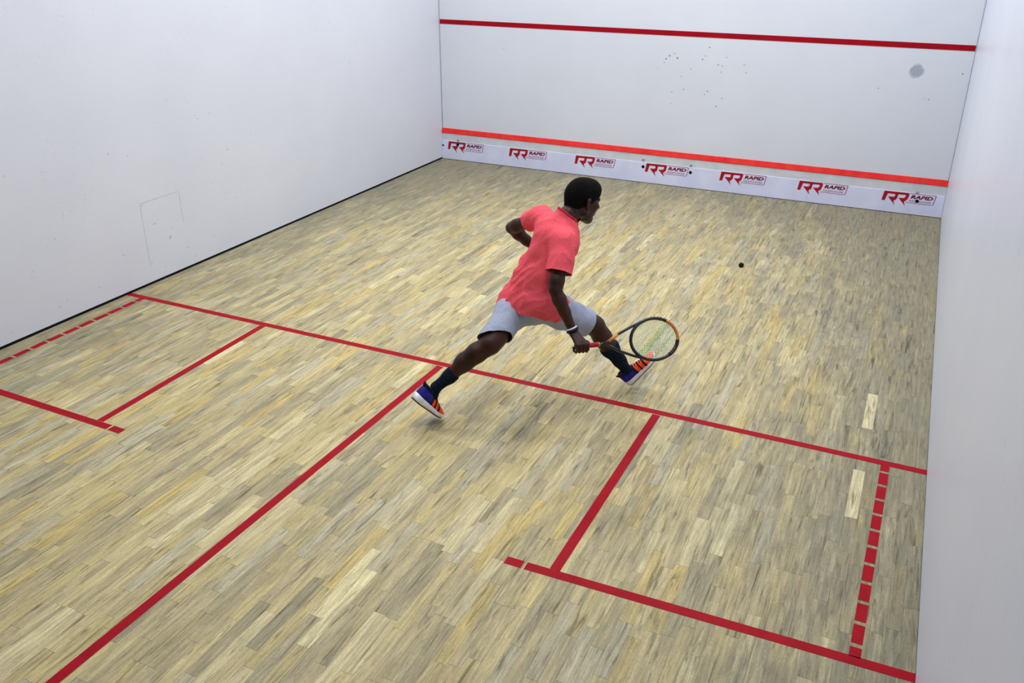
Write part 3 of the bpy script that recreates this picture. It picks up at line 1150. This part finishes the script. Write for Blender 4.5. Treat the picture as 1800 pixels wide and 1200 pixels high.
def short_folds(p):
    a = noise.noise(Vector((p[0] * 12, p[1] * 12 + 3, p[2] * 16)))
    c = noise.noise(Vector((p[0] * 30 + 9, p[1] * 30, p[2] * 14)))
    return 0.008 * a + 0.0035 * c


wrinkle(me, short_folds)
shorts = solid(smooth(link('shorts', me, M['shorts'], person), 0.5, 2), 0.003)
shorts['label'] = 'pale grey knee-length shorts'

# ---- socks
for s in 'LR':
    kn, an = J['kn' + s], J['an' + s]
    sh = unit(an - kn)
    ht = 0.155 if s == 'L' else 0.26  # right one is drawn higher up the shin
    SK = Field(np.minimum(kn, an) - .12, np.maximum(kn, an) + .12, 0.004)
    SK.chain(LEG[s], [r_ + .005 for r_ in LEGR], 0.03)
    SK.cone(an, J['to' + s] * .6 + J['he' + s] * .4 + unit(an - J['he' + s]) * .02, .031, .022, 0.02)
    SK.half(an - sh * ht, -sh)
    me = np_mesh('sock', [SK.mesh()])
    wrinkle(me, lambda p: 0.0016 * math.sin(((p - an) @ sh) * 420))
    o = link('sock', me, M['sock'], person)
    o['label'] = 'dark navy crew sock' if s == 'L' else 'dark sock'

# ---- shoes
M['shoe_blue'] = noisy(mat('shoe_blue', lin(20, 18, 128), 0.6, 0.3), lin(14, 12, 100), lin(30, 28, 160), 30)
M['shoe_orange'] = noisy(mat('shoe_orange', lin(250, 72, 22), 0.6, 0.3), lin(240, 56, 14), lin(255, 92, 40), 40)
M['shoe_black'] = noisy(mat('shoe_black', lin(16, 16, 24), 0.7, 0.2), lin(10, 10, 16), lin(26, 26, 36), 40)
M['midsole'] = noisy(mat('midsole_white', lin(232, 230, 232), 0.6, 0.3), lin(224, 222, 226), lin(240, 238, 240), 30)
M['outsole'] = noisy(mat('outsole_dark', lin(34, 32, 30), 0.8, 0.2), lin(24, 22, 22), lin(46, 44, 40), 50)
YS = [0, .012, .035, .07, .105, .14, .175, .205, .235, .258, .274, .284]
HW = [.016, .032, .040, .042, .041, .0425, .048, .052, .050, .043, .031, .012]
TOP = [.108, .122, .126, .120, .108, .094, .082, .072, .064, .056, .048, .038]
SOLE = [.048, .048, .047, .044, .041, .038, .035, .032, .030, .029, .029, .029]


def itp(y, T):
    return float(np.interp(y, YS, T))


def shoe(s):
    he, to, an = J['he' + s], J['to' + s], J['an' + s]
    fy = unit(to - he)
    fz = unit((an - he) - fy * ((an - he) @ fy))
    fx = np.cross(fy, fz)
    org = (he + to) / 2 - fy * (.142 if s == 'L' else .136)
    kz = 1.0 if s == 'L' else 0.84
    W_ = lambda x, y, z: org + fx * x + fy * y + fz * z * kz

    def loft(name, y0, y1, prof, mt, parent, n=14):
        bm = bmesh.new()
        rings = []
        for k in range(n + 1):
            y = y0 + (y1 - y0) * k / n
            rings.append([bm.verts.new(tuple(W_(x, y, z))) for x, z in prof(y)])
        m_ = len(rings[0])
        for A, C in zip(rings[:-1], rings[1:]):
            for j in range(m_):
                bm.faces.new((A[j], A[(j + 1) % m_], C[(j + 1) % m_], C[j]))
        bm.faces.new(rings[0][::-1])
        bm.faces.new(rings[-1])
        o = sub(bm_obj(name, bm, mt, parent, True))
        return o

    def spring(y):                      # toe and heel lift off the sole line
        return 0.012 * max(0, (y - .2) / .084) ** 2 + 0.006 * max(0, (.04 - y) / .04) ** 2

    def upper(grow):
        def f(y):
            h_, t_, b_ = itp(y, HW) + grow, itp(y, TOP) + grow, itp(y, SOLE) - .006 + spring(y)
            t_ += spring(y) * .3
            tw = h_ * (0.62 if y < .12 else 0.5)
            P = []
            for k in range(13):
                w = math.pi * k / 12
                cx, sy = math.cos(w), math.sin(w)
                x = h_ * math.copysign(abs(cx) ** .75, cx) * (1 - (1 - tw / h_) * max(0, sy) ** 2 * .5)
                P.append((x, b_ + (t_ - b_) * sy ** .85))
            return P
        return f

    def sole(z0, z1, grow):
        def f(y):
            h_, sp = itp(y, HW) + grow, spring(y)
            a, c = z0(y) + sp, z1(y) + sp
            return [(-h_ * .94, a), (-h_, a + (c - a) * .3), (-h_ * 1.02, a + (c - a) * .8), (-h_ * .95, c), (h_ * .95, c), (h_ * 1.02, a + (c - a) * .8), (h_, a + (c - a) * .3), (h_ * .94, a)]
        return f

    # upper = the shoe part, the rest are its pieces
    up = loft('shoe', 0.002, .118, upper(0.0), M['shoe_blue'], person, 12)
    up['label'] = 'blue and orange court shoe with white sole'
    def pc(o):
        o.parent = up
        o.matrix_parent_inverse = Matrix.Translation(-Vector(person.location)) if False else Matrix.Identity(4)
        return o
    pc(loft('toe_panel', .112, .283, upper(-.0006), M['shoe_orange'], person, 16))
    for y0, y1 in ((.108, .122), (.150, .160), (.186, .200)):
        pc(loft('strap', y0, y1, upper(.0022), M['shoe_black'], person, 3))
    pc(loft('midsole', 0.0, .284, sole(lambda y: .006, lambda y: itp(y, SOLE), .0035), M['midsole'], person, 22))
    pc(loft('outsole', 0.004, .282, sole(lambda y: 0.0, lambda y: .0075, .002), M['outsole'], person, 20))
    bm = bmesh.new()
    tube_bm(bm, [W_(.030 * math.sin(w) * (1.0), .052 + .046 * math.cos(w), .118 + .008 * -math.cos(w)) for w in [2 * math.pi * k / 20 for k in range(20)]], .009, 8, True)
    pc(sub(bm_obj('ankle_collar', bm, M['shoe_black'], person, True)))
    bm = bmesh.new()
    tube_bm(bm, [W_(0, .008, .105), W_(0, -.004, .134), W_(0, -.006, .142)], [.012, .010, .007], 8, flat=(fy, .45))
    pc(sub(bm_obj('heel_tab', bm, M['shoe_black'], person, True)))
    bm = bmesh.new()
    for k in range(4):
        y = .118 + k * .018
        z = itp(y, TOP) + .003
        tube_bm(bm, [W_(-.020, y, z - .006), W_(0, y + .006, z + .002), W_(.020, y, z - .006)], .003, 6)
    pc(sub(bm_obj('laces', bm, M['shoe_black'], person, True)))


shoe('L')
shoe('R')

# ---- wristband on the racket arm
fa = unit(J['wrR'] - J['elR'])
ax = unit(np.cross(fa, V3(0, 0, 1)))
ay = np.cross(fa, ax)
bm = bmesh.new()
ring = lambda c, r: [c + ax * r * math.cos(w) + ay * r * math.sin(w) for w in [2 * math.pi * k / 24 for k in range(24)]]
tube_bm(bm, ring(J['wrR'] - fa * .000, .029), .0105, 8, True)
wb_ = sub(bm_obj('wristband', bm, M['shoe_black'], person, True))
wb_['label'] = 'black wristband with a white edge'
bm = bmesh.new()
tube_bm(bm, ring(J['wrR'] - fa * .014, .0295), .0050, 8, True)
o = bm_obj('white_edge', bm, M['midsole'], wb_, True)

# ------------------------------------------------------------------ racket
M['rk_black'] = noisy(mat('racket_black', lin(14, 14, 17), 0.35, 0.5), lin(10, 10, 12), lin(22, 22, 26), 30)
M['rk_orange'] = noisy(mat('racket_orange', lin(208, 128, 40), 0.35, 0.5), lin(196, 116, 30), lin(220, 142, 54), 30)
M['grip'] = noisy(mat('grip_red', lin(170, 30, 46), 0.7, 0.2), lin(150, 22, 38), lin(190, 44, 60), 60)
M['string'] = mat('string_pale', lin(236, 244, 214), 0.5, 0.4)
M['string_green'] = mat('string_green_print', lin(120, 196, 128), 0.5, 0.4)
racket = tag(empty('racket', tuple(RB)), 'black and orange racket with pale strings and red grip in the player\'s hand', 'racket')
RN = RC                                               # face normal
# local frame: y along the racket, x across, tilt of the oval in its own plane
RX = unit(np.cross(RH, RN))
rk = lambda x, y, z=0.0: RB + RX * x + RH * y + RN * z
RL = float(np.linalg.norm(RT - RB))
CY, HA, HB = RL - .163, .163, .130                     # oval centre and half axes
bm = bmesh.new()
SEG = 12
oval = lambda w: rk(HB * math.sin(w), CY + HA * math.cos(w) * (1.0 if math.cos(w) > 0 else 0.98))


def frame_piece(name, w0, w1, mt, r=0.0095, n=24):
    bm = bmesh.new()
    tube_bm(bm, [oval(w0 + (w1 - w0) * k / n) for k in range(n + 1)], r, 10, flat=(RN, 1.15))
    return sub(bm_obj(name, bm, mt, racket, True))


PI = math.pi
frame_piece('frame', 0.12, 2 * PI - 0.98, M['rk_black'], .0100, n=56)
frame_piece('frame_tip', -0.99, 0.13, M['rk_orange'], .0102)
frame_piece('bumper', 0.12, 0.95, M['rk_black'], .0125, 14)
# throat arms, shaft, grip
yj = .244
for s in (-1, 1):
    e = oval(PI - s * 1.08)
    bm = bmesh.new()
    tube_bm(bm, [rk(0.004 * s, yj - .03), rk(.010 * s, yj), rk(.053 * s, yj + .075), e * .6 + rk(.053 * s, yj + .075) * .4 + RX * .004 * s, e], .0088, 10, flat=(RN, 1.2))
    sub(bm_obj('throat_arm', bm, M['rk_black'], racket, True))
    p = [rk(.013 * s, yj + .006), rk(.050 * s, yj + .07)]
    bm = bmesh.new()
    tube_bm(bm, p, .0096, 10, flat=(RN, 1.2))
    sub(bm_obj('throat_stripe', bm, M['rk_orange'] if s < 0 else M['rk_black'], racket, True))
bm = bmesh.new()
tube_bm(bm, [rk(0, .17), rk(0, yj + .004)], [.0095, .0105], 10, flat=(RN, 1.1))
sub(bm_obj('shaft', bm, M['rk_black'], racket, True))
bm = bmesh.new()
n = 60
tube_bm(bm, [rk(0, .034 + .147 * k / n) for k in range(n + 1)], [.0150 + .0010 * (k % 5 == 0) for k in range(n + 1)], 12, flat=(RN, 1.1))
gp = sub(bm_obj('grip', bm, M['grip'], racket, True))
gp['label'] = 'dark red wound grip tape'
bm = bmesh.new()
tube_bm(bm, [rk(0, .028), rk(0, .036)], [.0165, .0175], 12, flat=(RN, 1.1))
sub(bm_obj('butt_cap', bm, M['rk_black'], racket, True))
bm = bmesh.new()
tube_bm(bm, [rk(0, .178), rk(0, .190)], [.0155, .0125], 12, flat=(RN, 1.1))
sub(bm_obj('grip_collar', bm, M['rk_orange'], racket, True))
# strings
bm_w, bm_g = bmesh.new(), bmesh.new()


def string(a, c, z):
    """split where the printed green band crosses"""
    n = 16
    for k in range(n):
        p0, p1 = a + (c - a) * k / n, a + (c - a) * (k + 1) / n
        mid = (p0 + p1) / 2
        dgl = mid[0] * 0.75 + (mid[1] - CY) * 0.66
        green = abs(dgl) < .022 or abs(dgl - .075) < .010
        tube_bm(bm_g if green else bm_w, [rk(p0[0], p0[1], z), rk(p1[0], p1[1], z)], .0014, 4, caps=False)


for k in range(-11, 12):
    x = k * .0110
    hh = HA * math.sqrt(max(0, 1 - (x / HB) ** 2)) * .985
    string(np.array([x, CY - hh]), np.array([x, CY + hh]), .0008)
for k in range(-13, 14):
    y = k * .0118
    hh = HB * math.sqrt(max(0, 1 - (y / HA) ** 2)) * .985
    string(np.array([-hh, CY + y]), np.array([hh, CY + y]), -.0008)
sb_ = sub(bm_obj('strings', bm_w, M['string'], racket))
sb_['kind'] = 'stuff'
sg_ = sub(bm_obj('string_print', bm_g, M['string_green'], racket))
sg_['kind'] = 'stuff'
# grommets along the upper edge
for k in range(7):
    w = -1.62 + k * .13 if True else 0
    p = oval(w)
    c = rk(0, CY)
    bm = bmesh.new()
    tube_bm(bm, [p + unit(p - c) * .006, p + unit(p - c) * .0135], [.0045, .0035], 8)
    sub(bm_obj('grommet', bm, M['rk_black'], racket, True))

# ------------------------------------------------------------------ ball
bp_ = at(1303, 466, 6.45)
bm = bmesh.new()
bmesh.ops.create_icosphere(bm, subdivisions=4, radius=0.020)
M['rubber'] = noisy(mat('black_rubber', lin(10, 10, 14), 0.75, 0.2), lin(7, 7, 10), lin(16, 16, 20), 90, bump=0.3, bump_dist=0.001)
ball = bm_obj('squash_ball', bm, M['rubber'], None, True)
ball.location = tuple(bp_)
tag(ball, 'small black rubber ball in the air ahead of the player', 'ball')
